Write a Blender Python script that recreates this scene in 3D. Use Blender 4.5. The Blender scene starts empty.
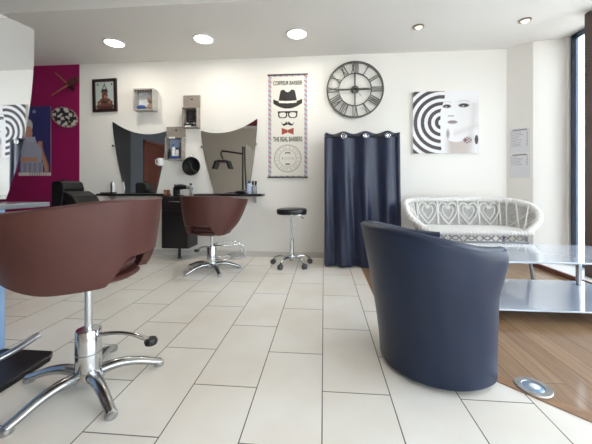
import bpy, math, random
from math import sin, cos, pi, radians as R, sqrt, hypot, exp, atan2
from mathutils import Vector, Matrix
random.seed(7)
SC = bpy.context.scene
COL = SC.collection

# ------------------------------------------------------------------ helpers
def lin(c):
    return c / 12.92 if c <= .04045 else ((c + .055) / 1.055) ** 2.4
def hx(s):
    s = s.lstrip('#')
    return tuple(lin(int(s[i:i + 2], 16) / 255) for i in (0, 2, 4))

def mat(name, col, rough=.5, metal=0.0, spec=.5, noise=None, bump=None, coat=0, sheen=0, emit=0, ecol=None):
    m = bpy.data.materials.new(name); m.use_nodes = True
    nt = m.node_tree; b = nt.nodes['Principled BSDF']
    c = hx(col) if isinstance(col, str) else col
    b.inputs['Base Color'].default_value = (*c, 1)
    b.inputs['Roughness'].default_value = rough
    b.inputs['Metallic'].default_value = metal
    b.inputs['Specular IOR Level'].default_value = spec
    b.inputs['Coat Weight'].default_value = coat
    b.inputs['Sheen Weight'].default_value = sheen
    if emit:
        b.inputs['Emission Color'].default_value = (*(ecol or c), 1); b.inputs['Emission Strength'].default_value = emit
    tc = nt.nodes.new('ShaderNodeTexCoord')
    if noise:   # (scale, colour 2, detail, stretch)
        sc, c2 = noise[0], noise[1]; c2 = hx(c2) if isinstance(c2, str) else c2
        st = noise[2] if len(noise) > 2 else (1, 1, 1)
        mp = nt.nodes.new('ShaderNodeMapping'); mp.inputs['Scale'].default_value = st
        n = nt.nodes.new('ShaderNodeTexNoise'); n.inputs['Scale'].default_value = sc; n.inputs['Detail'].default_value = 4
        rp = nt.nodes.new('ShaderNodeValToRGB'); rp.color_ramp.elements[0].position = .35; rp.color_ramp.elements[1].position = .7
        rp.color_ramp.elements[0].color = (*c, 1); rp.color_ramp.elements[1].color = (*c2, 1)
        nt.links.new(tc.outputs['Object'], mp.inputs[0]); nt.links.new(mp.outputs[0], n.inputs['Vector'])
        nt.links.new(n.outputs['Fac'], rp.inputs[0]); nt.links.new(rp.outputs[0], b.inputs['Base Color'])
    if bump:    # (scale, strength)
        n = nt.nodes.new('ShaderNodeTexNoise'); n.inputs['Scale'].default_value = bump[0]; n.inputs['Detail'].default_value = 3
        bp = nt.nodes.new('ShaderNodeBump'); bp.inputs['Strength'].default_value = bump[1]; bp.inputs['Distance'].default_value = .01
        nt.links.new(tc.outputs['Object'], n.inputs['Vector']); nt.links.new(n.outputs['Fac'], bp.inputs['Height'])
        nt.links.new(bp.outputs[0], b.inputs['Normal'])
    return m

class MB:
    def __init__(s): s.v = []; s.f = []; s.m = []
    def add(s, vs, fs, mi=0):
        o = len(s.v); s.v += [tuple(v) for v in vs]; s.f += [tuple(i + o for i in f) for f in fs]; s.m += [mi] * len(fs); return s
    def box(s, x0, x1, y0, y1, z0, z1, mi=0):
        vs = [(x, y, z) for z in (z0, z1) for y in (y0, y1) for x in (x0, x1)]
        return s.add(vs, [(0, 2, 3, 1), (4, 5, 7, 6), (0, 1, 5, 4), (2, 6, 7, 3), (0, 4, 6, 2), (1, 3, 7, 5)], mi)
    def grid(s, fn, nu, nv, mi=0, closeu=False):
        o = [fn(i / nu, j / nv) for j in range(nv + 1) for i in range(nu + (0 if closeu else 1))]
        w = nu if closeu else nu + 1
        fs = []
        for j in range(nv):
            for i in range(nu):
                a = j * w + i; b = j * w + (i + 1) % w
                fs.append((a, b, b + w, a + w))
        return s.add(o, fs, mi)
    def lathe(s, prof, n=24, c=(0, 0, 0), mi=0, cap=True):
        k = len(prof)
        vs = [(c[0] + r * cos(2 * pi * i / n), c[1] + r * sin(2 * pi * i / n), c[2] + z) for (r, z) in prof for i in range(n)]
        fs = [(j * n + i, j * n + (i + 1) % n, (j + 1) * n + (i + 1) % n, (j + 1) * n + i) for j in range(k - 1) for i in range(n)]
        if cap:
            fs.append(tuple(range(n - 1, -1, -1))); fs.append(tuple((k - 1) * n + i for i in range(n)))
        return s.add(vs, fs, mi)
    def cyl(s, a, b, r, n=16, mi=0, r2=None): return s.tube([a, b], [r, r2 if r2 is not None else r], n, mi, smooth=0)
    def tube(s, pts, r, n=10, mi=0, smooth=6, closed=False, flat=1.0):
        P = [Vector(p) for p in pts]; k0 = len(P)
        rr = list(r) if isinstance(r, (list, tuple)) else [r] * k0
        if smooth and k0 > 2:
            Q, Rr = [], []
            seg = k0 if closed else k0 - 1
            for i in range(seg):
                g = (lambda q: P[q % k0]) if closed else (lambda q: P[min(max(q, 0), k0 - 1)])
                p0, p1, p2, p3 = g(i - 1), g(i), g(i + 1), g(i + 2)
                for j in range(smooth):
                    t = j / smooth
                    Q.append(.5 * ((2 * p1) + (p2 - p0) * t + (2 * p0 - 5 * p1 + 4 * p2 - p3) * t * t + (3 * p1 - p0 - 3 * p2 + p3) * t ** 3))
                    Rr.append(rr[i] * (1 - t) + rr[(i + 1) % k0] * t)
            if not closed: Q.append(P[-1]); Rr.append(rr[-1])
            P, rr = Q, Rr
        k = len(P); vs = []
        T = []
        for i in range(k):
            a = P[(i - 1) % k] if closed else P[max(i - 1, 0)]; b = P[(i + 1) % k] if closed else P[min(i + 1, k - 1)]
            d = (b - a); T.append(d.normalized() if d.length > 1e-9 else Vector((0, 0, 1)))
        up = Vector((0, 0, 1)) if abs(T[0].z) < .9 else Vector((1, 0, 0))
        u = T[0].cross(up).normalized()
        for i in range(k):
            u = (u - T[i] * u.dot(T[i])).normalized(); w = T[i].cross(u)
            for j in range(n):
                a = 2 * pi * j / n; vs.append(P[i] + (u * cos(a) + w * sin(a) * flat) * rr[i])
        fs = [(i * n + j, i * n + (j + 1) % n, ((i + 1) % k) * n + (j + 1) % n, ((i + 1) % k) * n + j) for i in range(k if closed else k - 1) for j in range(n)]
        if not closed: fs += [tuple(range(n - 1, -1, -1)), tuple((k - 1) * n + j for j in range(n))]
        return s.add(vs, fs, mi)
    def ball(s, c, r, n=14, mi=0, sc=(1, 1, 1)):
        h = n // 2
        return s.grid(lambda u, v: (c[0] + r * sc[0] * sin(pi * (v * .98 + .01)) * cos(2 * pi * u), c[1] + r * sc[1] * sin(pi * (v * .98 + .01)) * sin(2 * pi * u), c[2] - r * sc[2] * cos(pi * (v * .98 + .01))), n, h, mi, closeu=True)
    def prism(s, poly, y0, y1, mi=0, axis='y'):
        """extrude polygon given as (x,z) from y0 to y1 (axis y) or (x,y) from z0 to z1 (axis z) or (y,z) (axis x)"""
        n = len(poly)
        P = {'y': lambda p, q: (p[0], q, p[1]), 'z': lambda p, q: (p[0], p[1], q), 'x': lambda p, q: (q, p[0], p[1])}[axis]
        vs = [P(p, y0) for p in poly] + [P(p, y1) for p in poly]
        fs = [tuple(range(n)), tuple(range(2 * n - 1, n - 1, -1))] + [(i, i + n, (i + 1) % n + n, (i + 1) % n) for i in range(n)]
        return s.add(vs, fs, mi)
    def tf(s, M):
        s.v = [tuple(M @ Vector(v)) for v in s.v]; return s
    def build(s, name, mats, parent=None, smooth=False, bevel=0, bseg=2, sub=0, auto=True):
        me = bpy.data.meshes.new(name); me.from_pydata(s.v, [], s.f)
        if not isinstance(mats, (list, tuple)): mats = [mats]
        for m in mats: me.materials.append(m)
        me.polygons.foreach_set('material_index', s.m)
        import bmesh
        bm = bmesh.new(); bm.from_mesh(me); bmesh.ops.recalc_face_normals(bm, faces=bm.faces[:]); bm.to_mesh(me); bm.free()
        if smooth:
            me.polygons.foreach_set('use_smooth', [True] * len(me.polygons))
            if auto: me.set_sharp_from_angle(angle=R(42))
        o = bpy.data.objects.new(name, me); COL.objects.link(o)
        if parent: o.parent = parent
        if bevel:
            b = o.modifiers.new('bev', 'BEVEL'); b.width = bevel; b.segments = bseg; b.limit_method = 'ANGLE'
        if sub:
            d = o.modifiers.new('sub', 'SUBSURF'); d.levels = sub; d.render_levels = sub
        return o

def tag(o, label, cat, group=None):
    o['label'] = label; o['category'] = cat
    if group: o['group'] = group
    return o
def thing(name, label, cat, loc=(0, 0, 0), rz=0, group=None):
    o = bpy.data.objects.new(name, None); COL.objects.link(o); o.empty_display_size = .1
    o.location = loc; o.rotation_euler = (0, 0, rz); return tag(o, label, cat, group)
def struct(name, mb, m, parent=None, **k):
    o = mb.build(name, m, parent, **k)
    if parent is None: o['kind'] = 'structure'
    return o
def dup(root, loc, rz, label):
    r = root.copy(); COL.objects.link(r); r.location = loc; r.rotation_euler = (0, 0, rz); r['label'] = label
    for ch in list(root.children):
        c = ch.copy(); COL.objects.link(c); c.parent = r
        for g in ch.children:
            d = g.copy(); COL.objects.link(d); d.parent = c
    return r
def sst(a, b, x):
    t = min(max((x - a) / (b - a), 0), 1); return t * t * (3 - 2 * t)
def mix(a, b, t): return tuple(p * (1 - t) + q * t for p, q in zip(a, b))

# a printed picture: vertex-coloured sheet, local x 0..w, z 0..h, facing -y
M_PRINT = {}
def print_mat(rough):
    if rough in M_PRINT: return M_PRINT[rough]
    m = bpy.data.materials.new('printed_paper'); m.use_nodes = True; nt = m.node_tree
    a = nt.nodes.new('ShaderNodeVertexColor'); a.layer_name = 'Ink'
    b = nt.nodes['Principled BSDF']; nt.links.new(a.outputs[0], b.inputs['Base Color']); b.inputs['Roughness'].default_value = rough
    M_PRINT[rough] = m; return m
def printed(name, w, h, nx, nz, fn, parent, y=0, x0=0, z0=0, rough=.6):
    mb = MB(); mb.grid(lambda u, v: (x0 + u * w, y, z0 + v * h), nx, nz)
    o = mb.build(name, print_mat(rough), parent)
    ca = o.data.color_attributes.new('Ink', 'FLOAT_COLOR', 'POINT')
    for j in range(nz + 1):
        for i in range(nx + 1):
            c = fn(i / nx, j / nz); ca.data[j * (nx + 1) + i].color = (*c, 1)
    return o
def text_mesh(name, body, size, width, m, parent, loc, bold=0.0, face=True):
    cu = bpy.data.curves.new(name, 'FONT'); cu.body = body; cu.size = size; cu.align_x = 'CENTER'; cu.offset = bold
    to = bpy.data.objects.new(name, cu); COL.objects.link(to)
    bpy.context.view_layer.update()
    me = bpy.data.meshes.new_from_object(to.evaluated_get(bpy.context.evaluated_depsgraph_get()))
    bpy.data.objects.remove(to)
    xs = [v.co.x for v in me.vertices]; k = width / (max(xs) - min(xs)) if width else 1
    for v in me.vertices:
        x, y, z = v.co; v.co = (x * k, 0, y)
    me.materials.clear(); me.materials.append(m)
    o = bpy.data.objects.new(name, me); COL.objects.link(o); o.parent = parent; o.location = loc
    return o

# ------------------------------------------------------------------ materials
WHITE = mat('white_wall_paint', '#f3f0ea', .75, bump=(60, .03))
CEIL = mat('ceiling_paint', '#e4e1dd', .85)
PINK = mat('magenta_wall_paint', '#960053', .6, noise=(3, '#8b004b'))
GREYW = mat('slate_wall_paint', '#5c626b', .7)
BEIGEW = mat('beige_wall_paint', '#cfc4b4', .75)
MAROON = mat('maroon_paint', '#6d0a26', .6)
CHROME = mat('polished_chrome', '#d6d8da', .12, 1.0)
BRUSHED = mat('brushed_aluminium', '#c2c3c4', .28, 1.0, noise=(20, '#a9aaab'))
SATIN = mat('satin_steel', '#b4b5b6', .2, 1.0)
BLACKP = mat('black_plastic', '#141415', .4)
BLACKW = mat('black_laminate', '#1b181a', .35, noise=(5, '#221d1f', (1, 1, 12)))
RUBBER = mat('black_rubber', '#0d0d0d', .8)
BROWNL = mat('brown_leather', '#502e29', .42, spec=.4, noise=(4, '#57322c'), bump=(220, .06))
BROWNS = mat('brown_seat_leather', '#52302f', .4, bump=(160, .1))
NAVYL = mat('navy_leather', '#0e1d37', .36, spec=.42, noise=(3, '#112340'), bump=(260, .05))
NAVYC = mat('navy_curtain_satin', '#0f1935', .42, sheen=.2, noise=(8, '#131f40'))
MIRROR = mat('mirror_glass', '#e8e9ea', .015, 1.0)
MEDGE = mat('mirror_edge', '#6f7f7c', .2)
WICK = mat('white_wicker', '#e8e6e2', .6, bump=(140, .5))
WICKG = mat('grey_white_weave', '#b9b7b5', .7, bump=(90, .8), noise=(40, '#d0cecb'))
IRON = mat('dark_grey_iron', '#5f605c', .55, .2)
PAPER = mat('white_paper', '#f2f1ee', .7)
INK = mat('black_ink', '#2a2624', .7)
GREYLEG = mat('grey_painted_cane', '#8d9096', .5)
BROWNP = mat('brown_painted_wood', '#5a423a', .45, noise=(6, '#4e3932', (1, 1, .1)))
REDWOOD = mat('red_brown_wood', '#7c4433', .4, noise=(8, '#6a3a2c'))
ALU = mat('dark_window_aluminium', '#4c5a6e', .35, .5)
DOORB = mat('red_brown_door', '#6b3226', .45, noise=(5, '#5d2a20', (1, 1, .15)))
CRATE = mat('grey_weathered_wood', '#a39a90', .7, noise=(14, '#8c8279', (1, 1, 4)))
CRATEP = mat('pale_painted_wood', '#b9b7b0', .6, noise=(14, '#a8a59c'))
DARKIN = mat('dark_box_lining', '#3a3534', .8, noise=(30, '#5a5250'))
ICEBLUE = mat('pale_blue_lacquer', '#8fb0dc', .25, coat=.4)
LEDGE = mat('grey_glass_ledge', '#8b8e92', .15)
LIGHT = mat('lamp_diffuser', '#ffffff', .5, emit=9, ecol=(1, .95, .86))
BLUE = mat('blue_plastic', '#2c4f94', .4)
WHITEP = mat('white_plastic', '#e8e8ea', .35)
BEIGE = mat('beige_plush', '#b99d84', .8, noise=(60, '#6b4a3a'))
COPPER = mat('brown_ceramic', '#6b3528', .35)
PAV = mat('pale_pavement', '#c9c8c4', .8, noise=(2, '#b9b8b5'))
FACADE = mat('pale_facade', '#d5d7dc', .8)

def glass_mat():
    m = bpy.data.materials.new('window_glass'); m.use_nodes = True; nt = m.node_tree; nt.nodes.clear()
    o = nt.nodes.new('ShaderNodeOutputMaterial'); t = nt.nodes.new('ShaderNodeBsdfTransparent'); g = nt.nodes.new('ShaderNodeBsdfGlossy')
    g.inputs['Roughness'].default_value = .02; t.inputs[0].default_value = (.95, .97, .98, 1)
    mx = nt.nodes.new('ShaderNodeMixShader'); lw = nt.nodes.new('ShaderNodeLayerWeight'); lw.inputs[0].default_value = .5
    pw = nt.nodes.new('ShaderNodeMath'); pw.operation = 'POWER'; pw.inputs[1].default_value = 4
    f = nt.nodes.new('ShaderNodeMath'); f.operation = 'MULTIPLY_ADD'; f.inputs[1].default_value = .7; f.inputs[2].default_value = .04
    nt.links.new(lw.outputs['Facing'], pw.inputs[0]); nt.links.new(pw.outputs[0], f.inputs[0])
    nt.links.new(f.outputs[0], mx.inputs[0]); nt.links.new(t.outputs[0], mx.inputs[1]); nt.links.new(g.outputs[0], mx.inputs[2]); nt.links.new(mx.outputs[0], o.inputs[0])
    return m
GLASS = glass_mat()
def table_glass():
    m = bpy.data.materials.new('grey_blue_table_glass'); m.use_nodes = True; b = m.node_tree.nodes['Principled BSDF']
    b.inputs['Base Color'].default_value = (*hx('#c3cedd'), 1); b.inputs['Roughness'].default_value = .07
    b.inputs['Coat Weight'].default_value = 1; b.inputs['Coat Roughness'].default_value = .03; b.inputs['Specular IOR Level'].default_value = .9
    return m
TGLASS = table_glass()

def tile_mat():
    m = bpy.data.materials.new('cream_floor_tiles'); m.use_nodes = True; nt = m.node_tree; b = nt.nodes['Principled BSDF']
    tc = nt.nodes.new('ShaderNodeTexCoord'); sp = nt.nodes.new('ShaderNodeSeparateXYZ'); cb = nt.nodes.new('ShaderNodeCombineXYZ')
    ax = nt.nodes.new('ShaderNodeMath'); ax.inputs[1].default_value = 6.141
    ay = nt.nodes.new('ShaderNodeMath'); ay.inputs[1].default_value = 6.007
    nt.links.new(tc.outputs['Object'], sp.inputs[0]); nt.links.new(sp.outputs[1], ax.inputs[0]); nt.links.new(sp.outputs[0], ay.inputs[0])
    nt.links.new(ax.outputs[0], cb.inputs[0]); nt.links.new(ay.outputs[0], cb.inputs[1])
    br = nt.nodes.new('ShaderNodeTexBrick'); br.inputs['Scale'].default_value = 1; br.inputs['Brick Width'].default_value = .6; br.inputs['Row Height'].default_value = .3
    br.inputs['Mortar Size'].default_value = .0024; br.inputs['Mortar Smooth'].default_value = .1
    br.inputs['Color1'].default_value = (*hx('#f5f2ec'), 1); br.inputs['Color2'].default_value = (*hx('#f0ece3'), 1); br.inputs['Mortar'].default_value = (*hx('#5d5046'), 1)
    nt.links.new(cb.outputs[0], br.inputs['Vector'])
    n = nt.nodes.new('ShaderNodeTexNoise'); n.inputs['Scale'].default_value = 1.8; n.inputs['Detail'].default_value = 5
    nt.links.new(tc.outputs['Object'], n.inputs['Vector'])
    rp = nt.nodes.new('ShaderNodeValToRGB'); rp.color_ramp.elements[0].position = .4; rp.color_ramp.elements[1].position = .8
    rp.color_ramp.elements[0].color = (1, 1, 1, 1); rp.color_ramp.elements[1].color = (.90, .83, .76, 1)
    mm = nt.nodes.new('ShaderNodeMix'); mm.data_type = 'RGBA'; mm.blend_type = 'MULTIPLY'; mm.inputs[0].default_value = 1
    nt.links.new(n.outputs['Fac'], rp.inputs[0]); nt.links.new(br.outputs[0], mm.inputs[6]); nt.links.new(rp.outputs[0], mm.inputs[7])
    nt.links.new(mm.outputs[2], b.inputs['Base Color'])
    b.inputs['Roughness'].default_value = .3
    bp = nt.nodes.new('ShaderNodeBump'); bp.inputs['Strength'].default_value = .3; bp.inputs['Distance'].default_value = .002; bp.invert = True
    nt.links.new(br.outputs['Fac'], bp.inputs['Height']); nt.links.new(bp.outputs[0], b.inputs['Normal'])
    return m
def wood_floor_mat():
    m = bpy.data.materials.new('oak_floor_planks'); m.use_nodes = True; nt = m.node_tree; b = nt.nodes['Principled BSDF']
    tc = nt.nodes.new('ShaderNodeTexCoord'); sp = nt.nodes.new('ShaderNodeSeparateXYZ'); cb = nt.nodes.new('ShaderNodeCombineXYZ')
    ax = nt.nodes.new('ShaderNodeMath'); ax.inputs[1].default_value = 7.3; ay = nt.nodes.new('ShaderNodeMath'); ay.inputs[1].default_value = 6
    nt.links.new(tc.outputs['Object'], sp.inputs[0]); nt.links.new(sp.outputs[1], ax.inputs[0]); nt.links.new(sp.outputs[0], ay.inputs[0])
    nt.links.new(ax.outputs[0], cb.inputs[0]); nt.links.new(ay.outputs[0], cb.inputs[1])
    br = nt.nodes.new('ShaderNodeTexBrick'); br.inputs['Scale'].default_value = 1; br.inputs['Brick Width'].default_value = 1.1; br.inputs['Row Height'].default_value = .115
    br.inputs['Mortar Size'].default_value = .0015; br.inputs['Bias'].default_value = 0; br.offset = .37
    br.inputs['Color1'].default_value = (*hx('#ae8f70'), 1); br.inputs['Color2'].default_value = (*hx('#927254'), 1); br.inputs['Mortar'].default_value = (*hx('#3e2a1c'), 1)
    nt.links.new(cb.outputs[0], br.inputs['Vector'])
    mp = nt.nodes.new('ShaderNodeMapping'); mp.inputs['Scale'].default_value = (22, 1.2, 1)
    n = nt.nodes.new('ShaderNodeTexNoise'); n.inputs['Scale'].default_value = 2; n.inputs['Detail'].default_value = 6
    nt.links.new(tc.outputs['Object'], mp.inputs[0]); nt.links.new(mp.outputs[0], n.inputs['Vector'])
    rp = nt.nodes.new('ShaderNodeValToRGB'); rp.color_ramp.elements[0].color = (.72, .68, .62, 1); rp.color_ramp.elements[1].color = (1.12, 1.1, 1.08, 1)
    rp.color_ramp.elements[0].position = .3; rp.color_ramp.elements[1].position = .7
    mm = nt.nodes.new('ShaderNodeMix'); mm.data_type = 'RGBA'; mm.blend_type = 'MULTIPLY'; mm.inputs[0].default_value = 1
    nt.links.new(n.outputs['Fac'], rp.inputs[0]); nt.links.new(br.outputs[0], mm.inputs[6]); nt.links.new(rp.outputs[0], mm.inputs[7])
    nt.links.new(mm.outputs[2], b.inputs['Base Color']); b.inputs['Roughness'].default_value = .3; b.inputs['Coat Weight'].default_value = .6; b.inputs['Coat Roughness'].default_value = .12
    return m
TILE = tile_mat(); OAK = wood_floor_mat()
OAKB = mat('oak_border_board', '#a07a58', .35, noise=(5, '#8a6747', (1, 6, 1)))

# ------------------------------------------------------------------ camera
CH = .926
cd = bpy.data.cameras.new('camera'); cam = bpy.data.objects.new('camera', cd); COL.objects.link(cam)
cam.location = (0, 0, CH); cam.rotation_euler = (pi / 2, 0, .084)
cd.sensor_fit = 'HORIZONTAL'; cd.sensor_width = 36; cd.lens = 300 / 592 * 36
cd.shift_x = (296 - 298.6) / 592; cd.shift_y = -(222 - 186.3) / 592; cd.clip_start = .02
SC.camera = cam

# ------------------------------------------------------------------ room shell
WB = 3.9; LX = -4.6; RXW = 2.78; FY = -2.2; CZ = 2.62; CZ2 = 2.88
struct('floor', MB().box(LX, 2.83, FY, WB, -.1, 0), TILE)
wood = [(.42, WB), (.42, 1.89), (1.045, 1.266), (2.45, -.14), (2.45, WB)]
struct('floor_wood', MB().prism(wood, .0005, .003, axis='z'), OAK)
dx, dy = .7, -.714     # border board along the diagonal edge of the wood floor
bw = .055
struct('trim_1', MB().prism([(.42, 1.89), (2.45, -.14), (2.45, -.14 + bw * 1.42), (.42 + .0, 1.89 + bw * 1.42)], .0008, .0045, axis='z'), OAKB)
struct('ceiling', MB().box(LX, 2.83, 2.711, WB, CZ, CZ + .02).box(LX, 2.83, FY, 2.69, CZ2, CZ2 + .02), CEIL)
struct('trim_2', MB().box(LX, 2.83, 2.69, 2.71, CZ, CZ2), CEIL)
struct('wall_back', MB().box(-3.385, 2.80, WB, WB + .12, 0, CZ2), WHITE)
struct('wall_back_pink', MB().box(LX, -3.385, WB - .003, WB + .12, 0, CZ2), PINK)
struct('wall_alcove', MB().prism([(2.24, 3.905), (2.44, 3.73), (2.77, 3.66), (2.80, 3.66), (2.80, 3.95), (2.24, 3.95)], 0, CZ2, axis='z'), WHITE)
struct('wall_left', MB().box(LX - .12, LX, FY, .45 - 1.1, 0, CZ2).box(LX - .12, LX, .45, WB, 0, CZ2).box(LX - .12, LX, -.65, .45, 2.12, CZ2), GREYW)
struct('trim_20', MB().box(LX, LX + .03, 1.0, 2.3, 0, 2.5), mat('charcoal_panel', '#2c2d30', .5))
d3 = struct('door_1', MB().box(LX - .09, LX - .03, -.65, .45, 0, 2.12), DOORB)
MB().box(LX - .03, LX + .02, -.65, -.58, 0, 2.12).box(LX - .03, LX + .02, .38, .45, 0, 2.12).box(LX - .03, LX + .02, -.65, .45, 2.05, 2.12).build('door_frame', DOORB, d3)
MB().tube([(LX - .03, .3, 1.0), (LX + .04, .3, 1.0), (LX + .04, .18, 1.0)], .01, 8, smooth=0).build('door_handle', CHROME, d3)
struct('wall_rear', MB().box(LX, 1.0, FY - .12, FY, 0, CZ2), BEIGEW)
struct('trim_3', MB().box(LX, -1.5, -.12, -.02, 2.54, CZ2), MAROON)
struct('baseboard_back', MB().box(-3.385, 0.0, WB - .012, WB, 0, .07).box(.86, 2.25, WB - .012, WB, 0, .07), mat('pale_tile_skirting', '#d8d5cf', .4))
struct('baseboard_left', MB().box(LX, -3.385, WB - .016, WB - .003, 0, .07), WHITE)
# low window plinth with a red-brown front board
struct('trim_4', MB().box(2.44, 2.83, FY, 3.68, 0, .045), mat('white_plinth', '#efefef', .4))
struct('trim_5', MB().box(2.415, 2.44, FY, 3.71, 0, .048), REDWOOD)
# side glazing
struct('trim_6', MB().box(2.755, 2.80, 3.63, 3.67, .05, CZ), WHITE)
w1 = struct('window_1', MB().box(2.775, 2.80, 3.555, 3.63, .05, CZ).box(2.775, 2.80, 3.17, 3.6, CZ - .06, CZ).box(2.775, 2.80, 3.17, 3.6, .05, .10), ALU)
MB().box(2.785, 2.790, 3.15, 3.57, .09, CZ - .05).build('pane', GLASS, w1)
posts = [3.02, 1.8, .5, -.8, -2.1]
for i, y in enumerate(posts):
    struct('trim_%d' % (7 + i), MB().box(2.555, 2.83, y, y + .16, .0, CZ2 if y < 2.6 else CZ), BROWNP, bevel=.006)
for i in range(4):
    a, b = posts[i + 1] + .16, posts[i]
    w = struct('window_%d' % (i + 2), MB().box(2.745, 2.81, a, b, CZ - .02, CZ2).box(2.745, 2.81, a, b, .05, .11), ALU)
    MB().box(2.775, 2.781, a, b, .1, CZ).build('pane', GLASS, w)
# shopfront behind the camera
fx = [1.0, 1.9, 2.72]
for i in range(3):
    struct('trim_%d' % (13 + i), MB().box(fx[i], fx[i] + .07, FY - .1, FY, 0, CZ2), BROWNP)
for i in range(2):
    a, b = fx[i] + .07, fx[i + 1]
    w = struct('window_%d' % (7 + i), MB().box(a, b, FY - .08, FY - .02, CZ, CZ2).box(a, b, FY - .08, FY - .02, 0, .12), ALU)
    MB().box(a, b, FY - .053, FY - .047, .1, CZ).build('pane', GLASS, w)
# street outside
struct('ground', MB().box(2.9, 30, -30, 40, -.3, -.12).box(-30, 2.9, -30, FY - .12, -.3, -.12), PAV)
fb = thing('building', 'pale building across the street seen through the narrow window', 'building', (24, 26, -.12))
MB().box(-6, 6, -4, 4, 0, 5).build('facade', FACADE, fb)
bm_ = MB()
for i in range(4):
    MB().box(-5 + i * 2.8, -3.6 + i * 2.8, -4.04, -4.0, 1.2, 3.2).build('window', ALU, fb)
MB().box(-6.2, 6.2, -4.2, 4.2, 5, 5.3).build('roof', PAV, fb)

# ------------------------------------------------------------------ ceiling lights
def downlight(x, y, r, label, group):
    t = thing('downlight', label, 'ceiling light', (x, y, CZ), 0, group)
    MB().lathe([(r * 1.0, 0), (r * 1.14, -.002), (r * 1.14, -.012), (r * .98, -.014), (r * .96, -.006)], 32, cap=False).build('trim_ring', WHITEP, t, smooth=True)
    MB().lathe([(r * .97, -.004), (r * .97, -.007)], 32).build('diffuser', LIGHT, t)
    return t
for x, y, n in ((-2.46, 3.34, 'lit round ceiling light above the framed picture at far left'), (-1.375, 3.335, 'lit round ceiling light above the two display boxes, middle of the big three'), (-.297, 3.31, 'lit round ceiling light just left of the wall clock')):
    downlight(x, y, .105, n, 'large round downlights')
SPOTM = mat('spot_lamp', '#d8cfc2', .3, emit=.9, ecol=(1, .92, .8))
def spot(x, y, label, rz):
    t = thing('spotlight', label, 'ceiling light', (x, y, CZ), rz, 'small tilted spotlights')
    MB().lathe([(.046, 0), (.056, -.002), (.056, -.010), (.043, -.012), (.041, -.004)], 28, cap=False).build('trim_ring', mat('bronze_ring', '#8a7d70', .35, .6) if 'bronze_ring' not in bpy.data.materials else bpy.data.materials['bronze_ring'], t, smooth=True)
    mb = MB().lathe([(.0, -.026), (.026, -.024), (.043, -.004)], 24, cap=False); mb.tf(Matrix.Rotation(R(14), 4, 'Y')); mb.build('lamp', SPOTM, t, smooth=True)
spot(1.0, 3.276, 'small tilted ceiling spotlight above the black and white portrait canvas', 0)
spot(2.042, 3.239, 'small tilted ceiling spotlight above the pillar with the paper sheets', .4)

# ------------------------------------------------------------------ wing mirrors
def wing(xl, xr, bl, br, zl, zr, zb, dip, n=14, ex=1.45):
    """outline (x,z): concave top, sides that curve in towards the bottom"""
    P = []
    for i in range(n + 1):
        t = i / n; P.append((xl + (xr - xl) * t, zl + (zr - zl) * t - dip * 4 * t * (1 - t)))
    for i in range(1, n + 1):
        t = i / n; P.append((xr + (br - xr) * t ** ex, zr + (zb - zr) * t))
    for i in range(0, n + 1):
        t = 1 - i / n; P.append((xl + (bl - xl) * t ** ex, zl + (zb - zl) * t))
    return P[:-1]
def wall_mirror(pts, label, clips):
    t = thing('wall_mirror', label, 'mirror', (0, WB, .83), 0, 'wing shaped wall mirrors')
    mb = MB(); q = [(x, z - .83) for x, z in pts]; n = len(q)
    mb.add([(x, -.02, z) for x, z in q], [tuple(range(n))], 0)
    vs = [(x, -.02, z) for x, z in q] + [(x, -.001, z) for x, z in q]
    mb.add(vs, [(i, i + n, (i + 1) % n + n, (i + 1) % n) for i in range(n)] + [tuple(range(n, 2 * n))], 1)
    mb.build('mirror_glass', [MIRROR, MEDGE], t)
    for x, z in clips:
        MB().box(x - .012, x + .012, -.03, 0, z - .845, z - .815).build('clip', CHROME, t, bevel=.003)
wall_mirror(wing(-2.885, -2.12, -2.705, -2.265, 1.811, 1.668, .83, .095), 'wing shaped wall mirror with its high corner at left, reflecting a brown door', [(-2.873, 1.48), (-2.135, 1.48)])
wall_mirror(wing(-1.635, -.873, -1.449, -.99, 1.668, 1.814, .83, .095), 'wing shaped wall mirror with its high corner at right, beside the barber banner', [(-1.623, 1.45), (-.885, 1.48)])

# shelves
for x0, x1, lab in ((-2.985, -2.06, 'thin black wall shelf under the mirror beside the magenta wall'), (-1.66, -.775, 'thin black wall shelf under the mirror beside the barber banner')):
    t = thing('wall_shelf', lab, 'shelf', (x0, WB, .80), 0, 'thin black shelves')
    MB().box(0, x1 - x0, -.2, 0, -.0, .028).build('board', BLACKW, t, bevel=.003)
    for x in (.12, x1 - x0 - .12):
        MB().prism([(-.12, 0), (0, 0), (0, -.09), (-.02, -.09)], x - .01, x + .01, axis='x').build('bracket', BRUSHED, t)

# cabinet
t = thing('cabinet', 'black laminate cabinet on a centre leg under the shelf', 'cabinet', (-1.857, 3.75, 0))
W2 = .172
MB().box(-W2, W2, -.13, .145, .146, .80).build('carcass', BLACKW, t, bevel=.003)
d = MB().box(-W2 + .004, W2 - .004, -.15, -.131, .15, .62).build('door', BLACKW, t, bevel=.003)
d2 = MB().box(-W2 + .004, W2 - .004, -.15, -.131, .626, .79).build('drawer', BLACKW, t, bevel=.003)
MB().tube([(-.06, -.149, .735), (-.06, -.175, .735), (.08, -.175, .735), (.08, -.149, .735)], .006, 8, smooth=0).build('handle', CHROME, d2, smooth=True)
MB().cyl((0, -.02, .147), (0, -.02, .0), .017, 14).lathe([(.03, 0), (.03, .008), (.017, .012)], 16, (0, -.02, 0)).build('leg', BLACKP, t, smooth=True)

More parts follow.
